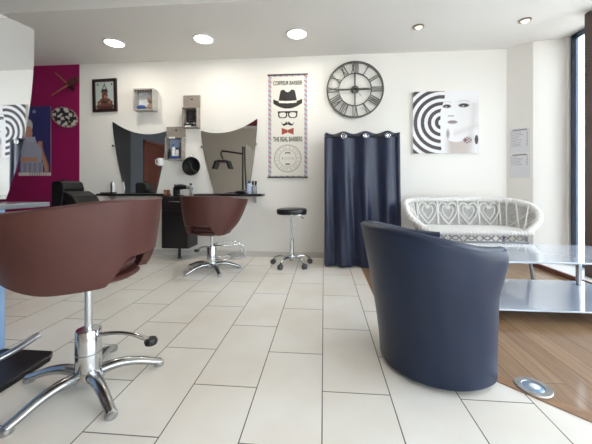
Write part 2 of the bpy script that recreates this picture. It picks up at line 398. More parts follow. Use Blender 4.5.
# ------------------------------------------------------------------ salon chairs
def salon_chair(name, label, loc, face, rim, star, foot=None, lever=None, zb0=.41, egg=0.0):
    """origin on the floor under the column; the shell opens towards `face`; star arms at angle `star`"""
    t = thing(name, label, 'salon chair', loc, 0, 'brown tub salon chairs')
    Rz = Matrix.Rotation(face, 4, 'Z')
    PH = R(128)
    def rad(ph, v):       # plan radius, back at ph = 0
        a = abs(ph)
        top = .312 + .018 * egg + (.06 + .025 * egg) * sst(R(60), R(118), a); bot = .255 + (.03 - .13 * egg) * sst(R(50), R(115), a)
        return bot + (top - bot) * (v ** (.62 - .14 * egg * sst(R(50), R(115), a)))
    def zlow(ph):
        a = abs(ph)
        return zb0 + .115 * (1 - sst(R(26), R(48), a)) + (.05 + .12 * egg) * sst(R(80), R(128), a) ** 1.25
    def ztop(ph): return rim - .045 * sst(R(30), R(125), abs(ph))
    def pt(ph, v, off):
        z0, z1 = zlow(ph), ztop(ph); z = z0 + (z1 - z0) * v
        vv = (z - zb0) / (rim - zb0); r = rad(ph, max(vv, 0)) - off
        return (-r * cos(ph) * 1.0, r * sin(ph), z)
    th = .042
    nu, nv = 56, 12
    # profile round the shell: outer up, rounded rim, inner down
    prof = [(j / nv, 0) for j in range(nv)] + [(1 - .004, .0), (1.012, .008), (1.018, th * .5), (1.012, th - .008), (1 - .004, th)] + [(1 - j / nv, th) for j in range(1, nv + 1)]
    mb = MB(); n = len(prof)
    for i in range(nu + 1):
        ph = -PH + 2 * PH * i / nu
        for v, off in prof: mb.v.append(pt(ph, v, off))
    for i in range(nu):
        for j in range(n):
            a = i * n + j; b = i * n + (j + 1) % n
            mb.f.append((a, b, b + n, a + n)); mb.m.append(0)
    mb.f.append(tuple(range(n))); mb.m.append(0); mb.f.append(tuple(nu * n + j for j in range(n))); mb.m.append(0)
    mb.tf(Rz); sh = mb.build('shell', BROWNL, t, smooth=True)
    # stitched seam
    mb = MB().tube([pt(-PH + 2 * PH * i / 40, .985, -.001) for i in range(41)], .0018, 6, smooth=0); mb.tf(Rz); mb.build('piping', BROWNS, sh, smooth=True)
    # seat cushion
    def cush(u, v):
        a = 2 * pi * u; pr = [(.0, zb0 + .02), (.16, zb0 + .01), (.185, zb0 + .025), (.195, zb0 + .05), (.185, zb0 + .085), (.15, zb0 + .1), (0.001, zb0 + .105)]
        k = min(int(v * 6 + 1e-6), 5); f = v * 6 - k; r = pr[k][0] * (1 - f) + pr[k + 1][0] * f; z = pr[k][1] * (1 - f) + pr[k + 1][1] * f
        e = 1 / max(abs(cos(a)) ** 3 + abs(sin(a)) ** 3, .3) ** (1 / 3)
        return (r * e * cos(a) * 1.0 + .02, r * e * sin(a), z)
    mb = MB().grid(cush, 40, 12, closeu=True); mb.tf(Rz); mb.build('seat_cushion', BROWNS, t, smooth=True)
    mb = MB().lathe([(.12, zb0 - .008), (.2, zb0 - .002), (.212, zb0 + .008), (.2, zb0 + .02)], 36); mb.tf(Rz); mb.build('seat_base', BROWNL, t, smooth=True)
    # column
    MB().lathe([(.02, zb0 - .03), (.085, zb0 - .022), (.085, zb0 - .008)], 20).build('mounting_plate', BLACKP, t)
    MB().cyl((0, 0, .26), (0, 0, zb0 - .01), .0165, 18).build('piston', CHROME, t, smooth=True)
    MB().lathe([(.053, .05), (.053, .255), (.050, .262), (.02, .264)], 28).build('column', CHROME, t, smooth=True)
    MB().lathe([(.055, .155), (.0555, .157), (.055, .159)], 28, cap=False).build('ring', BRUSHED, t, smooth=True)
    MB().lathe([(.04, .022), (.066, .03), (.07, .055), (.054, .078)], 28).build('hub', CHROME, t, smooth=True)
    for k in range(5):
        a = star + 2 * pi * k / 5; c_, s_ = cos(a), sin(a)
        P = [(.04, .058), (.12, .068), (.2, .055), (.265, .032), (.305, .018)]
        lg = MB().tube([(r * c_, r * s_, z) for r, z in P], [.03, .026, .023, .021, .02], 12, smooth=5, flat=.8).build('leg', SATIN, t, smooth=True)
        MB().lathe([(.022, 0), (.025, .006), (.022, .022), (.01, .03)], 16, (.3 * c_, .3 * s_, 0)).build('foot_glide', BRUSHED, lg, smooth=True)
    # pump lever
    a, rz_, L = lever; c_, s_ = cos(a), sin(a)
    P = [(.045, rz_), (.11, rz_ + .008), (.18, rz_ + .0), (.25, rz_ - .03)]
    P = [(r * L / .25, z) for r, z in P]
    lv = MB().tube([(r * c_, r * s_, z) for r, z in P], [.014, .011, .011, .016], 10, smooth=5, flat=.7).build('pump_lever', CHROME, t, smooth=True)
    e = P[-1]; MB().lathe([(.012, -.016), (.026, -.014), (.03, 0), (.024, .012), (.005, .014)], 18, (e[0] * c_, e[0] * s_, e[1])).build('pedal_pad', BLACKP, lv, smooth=True)
    if foot is not None:
        a = foot; M = Matrix.Rotation(a, 4, 'Z'); mb = MB()
        for y in (-.085, .085):
            mb.tube([(.03, y * .5, .272), (.1, y, .274), (.27, y, .274), (.325, y, .262), (.34, y, .22), (.335, y, .15), (.31, y, .125), (.1, y, .12), (.04, y * .5, .12)], .0095, 10, smooth=4)
        mb.tf(M); ft = mb.build('footrest', CHROME, t, smooth=True)
        mb = MB().box(.2, .36, -.13, .13, .128, .142); mb.tf(M); mb.build('foot_plate', BRUSHED, ft, bevel=.004)
    return t
salon_chair('salon_chair', 'large brown tub salon chair in the left foreground, cut off by the frame', (-1.093, 1.312, 0), R(188), .868, R(36), None, (R(5), .235, .29), .51, 0.0)
salon_chair('salon_chair', 'brown tub salon chair with chrome footrest in front of the black cabinet', (-1.24, 3.24, 0), R(76), .825, R(18), R(28), (R(195), .25, .16), .41, 1.0)

# ------------------------------------------------------------------ styling station (left)
MX = -1.655
t = thing('styling_station', 'freestanding styling station with tall mirror and black base at left edge', 'styling station', (MX, 1.22, 0), 0)
q = wing(-.36, .35, -.2, .2, 1.80, 1.815, .86, .012, ex=2.3); n = len(q)
MROT = Matrix.Rotation(R(-1.2), 4, 'Z')
mb = MB(); mb.add([(.012, y, z) for y, z in q], [tuple(range(n))], 0)
mb.add([(.012, y, z) for y, z in q] + [(-.004, y, z) for y, z in q], [(i, i + n, (i + 1) % n + n, (i + 1) % n) for i in range(n)] + [tuple(range(n, 2 * n))], 1)
mb.tf(MROT); mb.build('mirror', [MIRROR, MEDGE], t)
MB().prism([(y * .9, .86 + (z - .86) * .95) for y, z in q], -.03, -.006, axis='x').build('mirror_back', BLACKW, t)
MB().box(-.14, .245, -.42, .22, .822, .846).build('ledge', LEDGE, t, bevel=.006)
MB().box(-.24, -.10, -.25, .30, .03, .822).build('pedestal', ICEBLUE, t, bevel=.01)
MB().prism([(-.42, -.27), (.17, -.27), (.215, -.23), (.215, .25), (.18, .30), (-.42, .30)], 0, .03, axis='z').build('base_plate', BLACKP, t, bevel=.006)
MB().tube([(-.14, -.12, .10), (.0, -.1, .10), (.10, -.04, .11), (.17, .08, .135), (.20, .2, .165)], .018, 12, flat=.8).build('footrest', BRUSHED, t, smooth=True)

# ------------------------------------------------------------------ black stool
t = thing('rolling_stool', 'round black rolling stool with chrome five star base by the wall', 'stool', (-.375, 3.50, 0)); t.scale = (1, 1, 1.025)
MB().lathe([(.14, .585), (.17, .588), (.176, .6), (.178, .628), (.172, .645), (.15, .652), (.0, .654)], 36).build('seat', mat('black_vinyl', '#17181b', .35), t, smooth=True)
MB().lathe([(.172, .583), (.1765, .587), (.1765, .592), (.172, .594)], 36).build('seat_band', CHROME, t, smooth=True)
MB().cyl((0, 0, .3), (0, 0, .585), .0135, 14).build('piston', CHROME, t, smooth=True)
MB().lathe([(.026, .075), (.024, .3), (.018, .306)], 18).build('column', CHROME, t, smooth=True)
MB().lathe([(.036, .07), (.04, .085), (.03, .115)], 18).build('hub', CHROME, t, smooth=True)
MB().tube([(.02, 0, .57), (.09, -.02, .565), (.14, -.04, .54)], [.006, .006, .009], 8).build('height_lever', CHROME, t, smooth=True)
for k in range(5):
    a = R(26) + 2 * pi * k / 5; c_, s_ = cos(a), sin(a)
    lg = MB().tube([(.03 * c_, .03 * s_, .092), (.12 * c_, .12 * s_, .104), (.2 * c_, .2 * s_, .082), (.215 * c_, .215 * s_, .06)], [.02, .017, .014, .012], 10).build('leg', CHROME, t, smooth=True)
    mb = MB()
    for off in (-.011, .011):
        mb.cyl((.23 * c_ - s_ * (off - .008), .23 * s_ + c_ * (off - .008), .029), (.23 * c_ - s_ * (off + .008), .23 * s_ + c_ * (off + .008), .029), .029, 18)
    mb.cyl((.216 * c_, .216 * s_, .05), (.216 * c_, .216 * s_, .075), .012, 10)
    mb.build('caster', mat('grey_caster', '#47484a', .4) if k == 0 else bpy.data.materials['grey_caster'], lg, smooth=True)

# ------------------------------------------------------------------ navy tub armchair
def tub_chair():
    t = thing('tub_armchair', 'navy leather tub armchair seen from behind at centre right', 'armchair', (.592, 1.655, 0), R(15))
    rb, span = .285, R(122)          # round plan, opening at the front
    def path(s):                     # s 0..1 near arm -> back -> far arm : outer face at the floor
        a = -span + 2 * span * s
        return (-rb * cos(a), rb * sin(a)), (-cos(a), sin(a))
    def top(s):
        e = min(s, 1 - s); return .645 + .095 * sst(.0, .45, e)
    th = .075; nu = 72
    prof_n = []
    def prof(s):
        zt = top(s); e = min(s, 1 - s); fl = .014 + .096 * sst(.06, .42, e)   # outward flare at the rim, stronger on the back
        def o(z): return fl * max(0, (z - .05) / (zt - .05)) ** 1.3
        pts = [(o(z), z) for z in (.022, .12, .22, .32, .42, .5, .57, zt - .045)]
        pts += [(o(zt) - .003, zt - .02), (o(zt) - .014, zt - .006), (o(zt) - .035, zt), (o(zt) - th + .03, zt - .002), (o(zt) - th + .01, zt - .012), (o(zt) - th, zt - .035)]
        pts += [(o(z) * .8 - th, z) for z in (.5, .42, .36, .2, .022)]
        return pts
    mb = MB(); n = len(prof(0))
    for i in range(nu + 1):
        s = i / nu; (x, y), (nx, ny) = path(s); e = min(s, 1 - s)
        for o, z in prof(s):
            fwd = (.045 * sst(.40, .58, z) + .004) * (1 - sst(0, .13, e))
            mb.v.append((x + nx * o + fwd, y + ny * o, z))
    for i in range(nu):
        for j in range(n):
            a = i * n + j; b = i * n + (j + 1) % n; mb.f.append((a, b, b + n, a + n)); mb.m.append(0)
    mb.f.append(tuple(range(n))); mb.m.append(0); mb.f.append(tuple(nu * n + j for j in range(n))); mb.m.append(0)
    sh = mb.build('shell', NAVYL, t, smooth=True, bevel=.012, bseg=3)
    mb = MB()
    for e0, e1 in ((0, 1),):
        mb.tube([((lambda P, s: (P[0][0] + P[1][0] * (prof(s)[8][0] + .001), P[0][1] + P[1][1] * (prof(s)[8][0] + .001), prof(s)[8][1]))(path(s), s)) for s in [.02 + .96 * k / 60 for k in range(61)]], .0022, 6, smooth=0)
    mb.build('piping', NAVYL, sh, smooth=True)
    MB().prism([(.21, -.155), (.24, -.12), (.24, .12), (.21, .155), (.0, .185), (-.12, .14), (-.185, .06), (-.185, -.06), (-.12, -.14), (.0, -.185)], .30, .43, axis='z').build('seat_cushion', NAVYL, t, smooth=True, bevel=.035, bseg=4)
    MB().box(.13, .19, -.19, .19, .035, .30).build('front_panel', NAVYL, t, bevel=.008)
    for x, y in ((.10, -.21), (.10, .21), (-.15, -.16), (-.15, .16)):
        MB().lathe([(.016, 0), (.02, .004), (.02, .036)], 14, (x, y, 0)).build('foot', BLACKP, t, smooth=True)
tub_chair()

# ------------------------------------------------------------------ glass coffee table
t = thing('coffee_table', 'low two tier blue grey glass coffee table on the wood floor', 'table', (1.78, 2.49, .003))
def slab(z, th, x0, x1, y0, y1): return MB().prism([(x0, y0 + .03), (x0 + .03, y0), (x1 - .03, y0), (x1, y0 + .03), (x1, y1 - .03), (x1 - .03, y1), (x0 + .03, y1), (x0, y1 - .03)], z, z + th, axis='z')
slab(.398, .012, -.82, .5, -.33, .33).build('glass_top', TGLASS, t, bevel=.003)
slab(.076, .012, -.82, .5, -.34, .36).build('lower_shelf', TGLASS, t, bevel=.003)
for x, y in ((-.7, -.25), (-.7, .27), (.37, .24), (.42, -.25)):
    lg = MB().cyl((x, y, .088), (x, y, .398), .02, 18).build('leg', BRUSHED, t, smooth=True)
    MB().lathe([(.03, 0), (.032, .01), (.032, .06), (.02, .076)], 18, (x, y, 0)).build('caster', BLACKP, lg, smooth=True)
# floor uplight
t = thing('floor_uplight', 'round steel spotlight recessed in the wood floor edge', 'floor light', (.957, 1.462, .004))
MB().lathe([(.044, .001), (.072, .002), (.072, .0), ], 36, cap=False).lathe([(.043, .003), (.045, .005), (.07, .005), (.073, .001)], 36, cap=False).build('rim', BRUSHED, t, smooth=True)
MB().lathe([(.044, .001), (.04, .003), (.0, .004)], 28, cap=False).build('lens', mat('frosted_lens', '#8ea6c4', .15, .3), t, smooth=True)
MB().ball((.005, .0, .004), .022, 12, sc=(1, 1, .25)).build('bulb', mat('lamp_white', '#ffffff', .2), t, smooth=True)

# ------------------------------------------------------------------ navy curtain
t = thing('curtain', 'floor length navy blue grommet curtain on a black rod', 'curtain', (0, WB, 0))
X0, X1, YC, ZT = .012, .838, -.46, 1.535
path_ = [(X0 + .0, YC + .46 - .02)]
def cpath(s):
    """around the rod: left return, front, right return (0..1)"""
    La, Lf = .38, X1 - X0; d = s * (2 * La + Lf)
    if d < La: return (X0 + .0, -.02 - .06 - d, 0)
    if d < La + Lf: return (X0 + d - La, YC, 1)
    return (X1, YC + (d - La - Lf), 2)
def cur(u, v):
    x, y, k = cpath(u); z = .012 + (ZT - .012) * v
    amp = .03 * (.75 + .5 * (1 - v)); 
    if k == 1:
        w = 2 * pi * (x - .222 + .0) / .243
        edge = min(sst(0, .05, x - X0), sst(0, .05, X1 - x)) 
        dyy = -cos(w) * amp * edge + .012 * sin(w * 2.3 + 5 * v) * (1 - v) * edge
        z2 = z + (.012 * cos(w) if v > .9 else 0) * (v - .9) * 10
        return (x + (.012 * (1 - v)) * (x - .0) + .006 * sin(w * .5 + v * 3), y + dyy, z2)
    w = 2 * pi * y / .12
    return (x + (.02 if k == 2 else 0) * (1 - v) + (.012 * sin(w) if k == 2 else .008 * sin(w)), y, z)
o = MB().grid(cur, 240, 40).build('fabric', NAVYC, t, smooth=True, auto=False)
md = o.modifiers.new('thick', 'SOLIDIFY'); md.thickness = .003
MB().tube([(X0 + .01, -.001, 1.49), (X0 + .01, YC, 1.49), (X1 - .01, YC, 1.49), (X1 - .01, -.001, 1.49)], .011, 10, smooth=0).build('rod', BLACKP, t, smooth=True)
for x in (.222, .465, .708):
    mb = MB().tube([(x + .026 * cos(2 * pi * i / 20), YC - .032 * 1.0, 1.492 + .026 * sin(2 * pi * i / 20)) for i in range(20)], .0062, 8, smooth=0, closed=True)
    mb.cyl((x, YC - .028, 1.492), (x, YC - .033, 1.492), .012, 18)
    mb.build('grommet', CHROME, t, smooth=True)

# ------------------------------------------------------------------ wall clock
t = thing('wall_clock', 'large skeleton iron wall clock with roman numerals', 'clock', (.395, WB - .03, 2.159))
def ring(r, th, d=.012): return MB().grid(lambda u, v: ((r + th * [-.5, .5, .5, -.5, -.5][round(v * 4)]) * cos(2 * pi * u), d * [-.5, -.5, .5, .5, -.5][round(v * 4)], (r + th * [-.5, .5, .5, -.5, -.5][round(v * 4)]) * sin(2 * pi * u)), 72, 4, closeu=True)
MB_ = ring(.352, .018, .03); MB_.build('outer_ring', IRON, t)
ring(.206, .012, .014).build('inner_ring', IRON, t)
sp = MB()
for k in range(4):
    a = k * pi / 2; sp.tube([(.03 * cos(a), 0, .03 * sin(a)), (.203 * cos(a), 0, .203 * sin(a))], .0085, 8, smooth=0)
sp.build('spokes', IRON, t)
mb = MB().lathe([(.05, -.014), (.052, .0), (.045, .014), (.012, .02)], 28); mb.tf(Matrix.Rotation(R(90), 4, 'X')); mb.build('hub', IRON, t, smooth=True)
def stroke(mb, cx, w, a, r0=.213, r1=.344, lean=0):
    """bar of a numeral at clock angle a (0 = twelve, clockwise), tangential offset cx"""
    def P(tg, r): return (r * sin(a) + tg * cos(a), r * cos(a) - tg * sin(a))
    q = [P(cx - lean - w / 2, r0), P(cx - lean + w / 2, r0), P(cx + lean + w / 2, r1), P(cx + lean - w / 2, r1)]
    mb.prism(q, -.005, .005)
NUM = ['XII', 'I', 'II', 'III', 'IIII', 'V', 'VI', 'VII', 'VIII', 'IX', 'X', 'XI']
for k, nm in enumerate(NUM):
    mb = MB(); a = 2 * pi * k / 12
    wd = {'I': .024, 'V': .05, 'X': .05}; tot = sum(wd[c] for c in nm); x = -tot / 2
    for c in nm:
        m_ = x + wd[c] / 2
        if c == 'I': stroke(mb, m_, .011, a)
        elif c == 'V': stroke(mb, m_ - .01, .012, a, lean=-.01); stroke(mb, m_ + .01, .007, a, lean=.01)
        else: stroke(mb, m_, .012, a, lean=.017); stroke(mb, m_, .007, a, lean=-.017)
        x += wd[c]
    mb.build('numeral', IRON, t)
def hand(a, L, w): 
    mb = MB(); P = lambda tg, r: (r * sin(a) + tg * cos(a), r * cos(a) - tg * sin(a))
    mb.prism([P(-w, -.05), P(w, -.05), P(w * 1.3, L * .6), P(0, L), P(-w * 1.3, L * .6)], -.026, -.021); return mb
hand(R(270), .31, .005).build('minute_hand', IRON, t)
hand(R(88), .2, .006).build('hour_hand', IRON, t)
hand(R(140), .16, .0012).build('second_hand', IRON, t)

# ------------------------------------------------------------------ barber banner
BW, BH = .522, 1.335
t = thing('barber_banner', 'tall white barber banner with hat, glasses, moustache and bow tie', 'banner', (-.732, WB - .004, 1.045))
cream, blk, red, blu = hx('#ece8df'), hx('#2c2827'), hx('#ab4f38'), hx('#8fb2dc')
def banner_fn(u, v):
    x = (u - .5) * BW; z = v * BH; c = cream
    # dashed airmail border
    if abs(x) > BW / 2 - .042 and abs(x) < BW / 2 - .006 or z < .02 or z > BH - .018:
        k = (z + x * .8) / .062; f = k - math.floor(k); c = (red if f < .34 else (cream if f < .5 else (blu if f < .84 else cream)))
    def inpoly_hat():
        zz = z - .93
        # crown
        if .05 < zz < .22:
            hwid = .092 + (.215 - zz) * .2; topz = .212 - .03 * max(0, 1 - (abs(x) / .045) ** 2) - .04 * max(0, (abs(x) - .07) / .04) ** 2
            if abs(x) < hwid and zz < topz: return 1
        # brim (upturned ends)
        y0 = -.008 + 1.1 * x * x + .02; 
        if abs(x) < .19 and y0 - .016 - .03 * (1 - (x / .19) ** 2) < zz < y0 + .028 + .012 * (abs(x) / .19): return 2
        return 0
    h = inpoly_hat()
    if h: c = blk
    zz = z - .93
    if abs(x) < .118 and .036 + .5 * x * x < zz < .066 + .5 * x * x: c = cream   # hat band
    # glasses
    zg = z - .815
    for s in (-1, 1):
        gx = (x - s * .066) / .056; gz = zg / .042
        r_ = (abs(gx) ** 2.6 + abs(gz) ** 2.6) ** (1 / 2.6) if gz < 0 else max(abs(gx), abs(gz) * 1.1)
        if .76 < r_ < 1.08: c = blk
    if abs(x) < .13 and .022 < zg < .046 and not (abs(abs(x) - .066) < .03 and zg < .03): c = blk
    # moustache
    zm = z - .70; ax = abs(x)
    if ax < .085:
        mid = .012 * cos(ax * 55) - .004 + (.02 * sst(.06, .085, ax)); hw_ = .018 * (1 - (ax / .088) ** 1.5) + .003
        if abs(zm - mid) < hw_ and not (ax < .006 and zm > .006): c = blk
    # bow tie
    zb = z - .60
    if ax < .08 and abs(zb) < .016 + .38 * max(ax - .012, 0) ** 1.0 + .004 and ax > .0: c = red if not (.014 < ax < .019) else mix(red, blk, .5)
    # round stamp
    zr = z - .245; rr = hypot(x, zr); g = mix(cream, blk, .42); ang = atan2(zr, x)
    for r0, w in ((.178, .0045), (.168, .003), (.112, .004)):
        if abs(rr - r0) < w: c = g
    if .126 < rr < .156 and sin(ang * 26) * sin(ang * 7 + 1) > .25: c = mix(cream, blk, .3)
    if abs(x) < .035 and abs(zr - .075 + 6 * x * x) < .009: c = mix(cream, blk, .75)
    if abs(x) < .03 and abs(zr + .075) < .010: c = mix(cream, blk, .75)
    if abs(abs(x) - .07) < .006 and abs(zr) < .015: c = mix(cream, blk, .55)
    if abs(x) < .05 and abs(zr) < .02 and sin(x * 300) > 0: c = mix(cream, blk, .22)
    return c
printed('print', BW, BH, 150, 380, banner_fn, t, y=-.003)
MB().box(0, BW, -.002, .002, 0, BH).build('backing', PAPER, t)
for z in (-.008, BH - .004):
    MB().box(-.004, BW + .004, -.012, .003, z, z + .015).build('hanger_rail', BLACKP, t)
text_mesh('lettering', 'COIFFEUR BARBIER', .075, .385, INK, t, (BW / 2, -.006, 1.205), .0015)
text_mesh('lettering', 'THE REAL BARBERS', .085, .385, INK, t, (BW / 2, -.006, .468), .0015)

# ------------------------------------------------------------------ portrait canvas
CW, CHh = .79, .775
t = thing('portrait_canvas', 'square canvas print of a pale woman with black and white rings', 'canvas print', (1.112, WB - .0005, 1.335))
grey, wht = hx('#4b4347'), hx('#f0eff0')
def ell(x, y, cx, cy, a, b): return ((x - cx) / a) ** 2 + ((y - cy) / b) ** 2
def canvas_fn(u, v):
    c = wht
    r = hypot(u - .445, (v - .495) * .98)
    hairx = .425 + .09 * max(0, v - .68) / .3 + .06 * max(0, .25 - v)
    if u < hairx and u < .49:
        k = (r - .055) / .108; f = k - math.floor(k)
        if r > .05 and f < .5: c = grey
        
    # face shading
    if u >= hairx:
        c = mix(c, hx('#d9d2cf'), .35 * sst(.5, .9, u) * (1 - sst(.75, .95, v)))
        jaw = ell(u, v, .66, .52, .26, .34)
        if jaw > 1 and v < .42 and u < .98: c = mix(wht, hx('#b9a79f'), .75 * sst(.42, .2, v) * sst(.45, .6, u) * sst(1.0, .8, u))
        # hair right strand shade
        d = abs(u - (.93 - .25 * (.75 - v) ** 2 - .0)); 
        if v < .8: c = mix(c, hx('#c9c3c0'), .45 * max(0, 1 - d / .08))
        d = abs(v - (.33 + (u - .68) * .35))
        if u > .62: c = mix(c, hx('#cbc2bc'), .45 * max(0, 1 - d / .07))
        # eyes and brows
        for cx, cy, a, b in ((.52, .755, .058, .028), (.775, .765, .075, .03)):
            e = ell(u, v, cx, cy, a, b); 
            if e < 1.6: c = mix(c, hx('#3b3031'), min(1, (1.6 - e) * 1.1))
            if abs(v - cy - .055 - .02 * (1 - ((u - cx) / (a * 1.25)) ** 2)) < .011 and abs(u - cx) < a * 1.25: c = mix(c, hx('#776b68'), .22)
            if ell(u, v, cx - .01, cy - .012, .018, .008) < 1: c = hx('#cfcaca')
        # nose
        if abs(v - .60) < .012 and abs(u - .585) < .045: c = mix(c, hx('#8f8080'), .7)
        d = 9
        if .6 < v < .74: c = mix(c, hx('#c4bcba'), .5 * max(0, 1 - d / .02))
        # lips
        e = ell(u, v, .605, .50, .085, .034)
        if e < 1: c = mix(c, mix(hx('#a79898'), hx('#6d5d5e'), max(0, 1 - abs(v - .503) / .012)), min(1, (1 - e) * 2))
        # chin shade, neck tattoo
        if ell(u, v, .535, .31, .035, .1) < 1: c = mix(c, hx('#4a3f3f'), .7 * (1 - ell(u, v, .535, .31, .035, .1)))
        e = ell(u, v, .83, .21, .07, .055)
        if e < 1 and sin(u * 120) * sin(v * 140) > -.1: c = mix(c, hx('#5b3a4a'), .8)
        if ell(u, v, .80, .21, .018, .018) < 1: c = hx('#8f3350')
        if ell(u, v, .965, .215, .026, .075) < 1: c = grey
    return c
printed('print', CW, CHh, 200, 196, canvas_fn, t, y=-.031, rough=.55)
MB().box(0, CW, -.03, 0, 0, CHh).build('stretcher', PAPER, t, bevel=.002)

# ------------------------------------------------------------------ price sheets on the slanted alcove wall
ang = atan2(3.73 - 3.9, 2.44 - 2.24)
for z0, lab in ((1.33, 'white price sheet on the slanted wall, the upper one'), (1.03, 'white price sheet on the slanted wall, the lower one')):
    ux, uy = cos(ang), sin(ang)
    bx, by = 2.24 + ux * .035 + uy * .004, 3.905 + uy * .035 - ux * .004
    t = thing('price_sheet', lab, 'paper sheet', (bx, by, z0), ang, 'price sheets')
    rnd = random.Random(z0)
    rows = [(.86 - .065 * i, .25 + .35 * rnd.random(), rnd.random() < .85) for i in range(10 if z0 > 1.2 else 7)]
    def sheet_fn(u, v, rows=rows):
        c = hx('#e4e3e6')
        if .915 < v < .955 and .15 < u < .85 and sin(u * 95) > -.6: return hx('#3d3a40')
        for rz, rw, on in rows:
            if on and abs(v - rz) < .012:
                if .08 < u < .08 + rw and sin(u * 140 + rz * 90) > -.5: return hx('#a2a0a6')
                if .82 < u < .9: return hx('#97959b')
        return c
    printed('print', .205, .292, 60, 84, sheet_fn, t, y=-.0035)
    MB().box(0, .205, -.003, -.001, 0, .292).build('sheet', PAPER, t)

# ------------------------------------------------------------------ framed picture
t = thing('framed_picture', 'small dark framed picture of a figure on pale green ground', 'picture', (-3.165, WB, 1.945))
MRt = Matrix.Rotation(R(-1.5), 4, 'Y'); FW, FH = .345, .45
mb = MB()
for a in ((0, FW, 0, .035), (0, FW, FH - .035, FH), (0, .035, .035, FH - .035), (FW - .035, FW, .035, FH - .035)):
    mb.box(a[0], a[1], -.03, -.001, a[2], a[3])
mb.tf(MRt); mb.build('frame', mat('dark_frame_wood', '#2a1a1c', .35), t)
def pic_fn(u, v):
    c = hx('#b9c5bf'); x = u - .47
    n = sin(u * 61 + 3 * sin(v * 37)) * sin(v * 53)
    # triangular strings above the head
    if .60 < v < .90 and abs(abs(x + .0) - (.90 - v) * .62) < .022: c = hx('#3a2b2b')
    if abs(x) < .014 and .88 < v < .98: c = hx('#4a3a38')
    for px in (.13, .86):
        if abs(u - px) < .05 and abs(v - .9) < .014 or abs(v - .9) < .04 and abs(u - px) < .016: c = hx('#6b4444')
    if ell(u, v, .47, .66, .17, .075) < 1 and v > .62: c = hx('#241c1e')
    if ell(u, v, .48, .5, .155, .19) < 1 and v < .66: c = mix(hx('#8a5647'), hx('#4a2a26'), .5 + .5 * n)
    if ell(u, v, .52, .45, .07, .06) < 1: c = hx('#a9786a')
    bodyw = .43 - .9 * max(0, v - .2) ** 1.0 - .04 * sin(v * 40)
    if v < .40 and abs(x - .02) < bodyw: c = mix(hx('#8a5a4e'), hx('#3a2523'), .5 + .5 * n)
    if ell(u, v, .45, .26, .16, .035) < 1: c = hx('#2a1f22')
    if ell(u, v, .22, .22, .07, .05) < 1 or ell(u, v, .72, .24, .07, .05) < 1: c = hx('#9c6c5e')
    if v < .12: c = mix(c, hx('#33201e'), .5)
    return c
o = printed('print', FW - .07, FH - .07, 60, 80, pic_fn, t, y=-.012, x0=.035, z0=.035, rough=.3); o.rotation_euler = (0, R(-1.5) * -1 if False else R(-1.5), 0)

# ------------------------------------------------------------------ pink wall: poster, paddles, oval plaque
t = thing('poster', 'blue poster of a woman in a grey top on the magenta wall', 'poster', (-4.30, WB - .0028, 1.075))
def poster_fn(u, v):
    c = mix(hx('#2b2a63'), hx('#35346e'), v)
    if v < .045: return hx('#d9cfca') if not (.3 < u < .9 and sin(u * 90) > .5) else hx('#8a8790')
    skin, top, hair = hx('#c58f78'), hx('#8d90a8'), hx('#c9c3c6')
    ax = .68 + .2 * sst(.45, .08, v)
    if .05 < v < .50 and abs(u - ax) < .075: c = mix(skin, hx('#96604f'), sst(.0, .07, u - ax))
    if v < .52 and .08 < u < .72 - .18 * sst(.36, .52, v):
        c = mix(top, hx('#b9bccb'), .5 + .5 * sin(u * 110) * sin(v * 190))
    if .20 < v < .27 and .05 < u < .60: c = skin
    if v < .19 and .05 < u < .76: c = mix(hx('#a5a3b5'), hx('#8a889c'), .5 + .5 * sin(u * 40))
    if ell(u, v, .27, .72, .17, .10) < 1: c = hair
    if ell(u, v, .30, .61, .13, .11) < 1: c = skin
    if .48 < v < .56 and .2 < u < .52: c = hx('#b5b4c4')
    if .9 < v < .95 and .44 < u < .53: c = hx('#8f95c0')
    return c
printed('print', .49, .975, 70, 140, poster_fn, t, y=-.003)
MB().box(0, .49, -.002, 0, 0, .975).build('sheet', PAPER, t)

def paddle(a, cx, cz, L, w, lab, col, yo):
    t = thing('wooden_paddle', lab, 'wall ornament', (cx, WB - .02 - yo, cz), 0, 'crossed wooden paddles')
    M = Matrix.Rotation(a, 4, 'Y')
    mb = MB().prism([(L * .12, -w * .35), (L * .2, -w * .5), (L * .5, -w * .5), (L * .5, w * .5), (L * .2, w * .5), (L * .12, w * .35)], -.008, .008); mb.tf(M)
    mb.build('blade', col, t, bevel=.004)
    mb = MB().cyl((-L * .5, 0, 0), (L * .13, 0, 0), .008, 8, r2=.011); mb.tf(M); mb.build('handle', mat('pale_wood', '#a0664a', .6) if 'pale_wood' not in bpy.data.materials else bpy.data.materials['pale_wood'], t, smooth=True)
    MB().cyl((0, 0, 0), (0, yo + .0195, 0), .006, 8).build('hanging_peg', BLACKP, t)
paddle(R(-30), -3.57, 2.30, .44, .085, 'carved wooden paddle on the magenta wall, rising to the right', mat('brown_carved_wood', '#5b3028', .6, noise=(20, '#47251f')), .018)
paddle(R(42), -3.60, 2.39, .38, .06, 'dark wooden paddle on the magenta wall, crossing behind the other', mat('dark_carved_wood', '#451426', .6), -.011)
t = thing('oval_plaque', 'tilted oval plaque with black and white pattern on the magenta wall', 'wall ornament', (-3.585, WB - .0025, 1.885))
MO = Matrix.Rotation(R(22), 4, 'Y')
mb = MB().lathe([(.155, 0), (.165, .012), (.16, .028), (.15, .022)], 40); mb.tf(MO @ Matrix.Diagonal((1.22, 1, .82, 1)) @ Matrix.Rotation(R(90), 4, 'X')); mb.build('rim', mat('brown_rim', '#5b3428', .6, noise=(40, '#c9b8a8')), t, smooth=True)
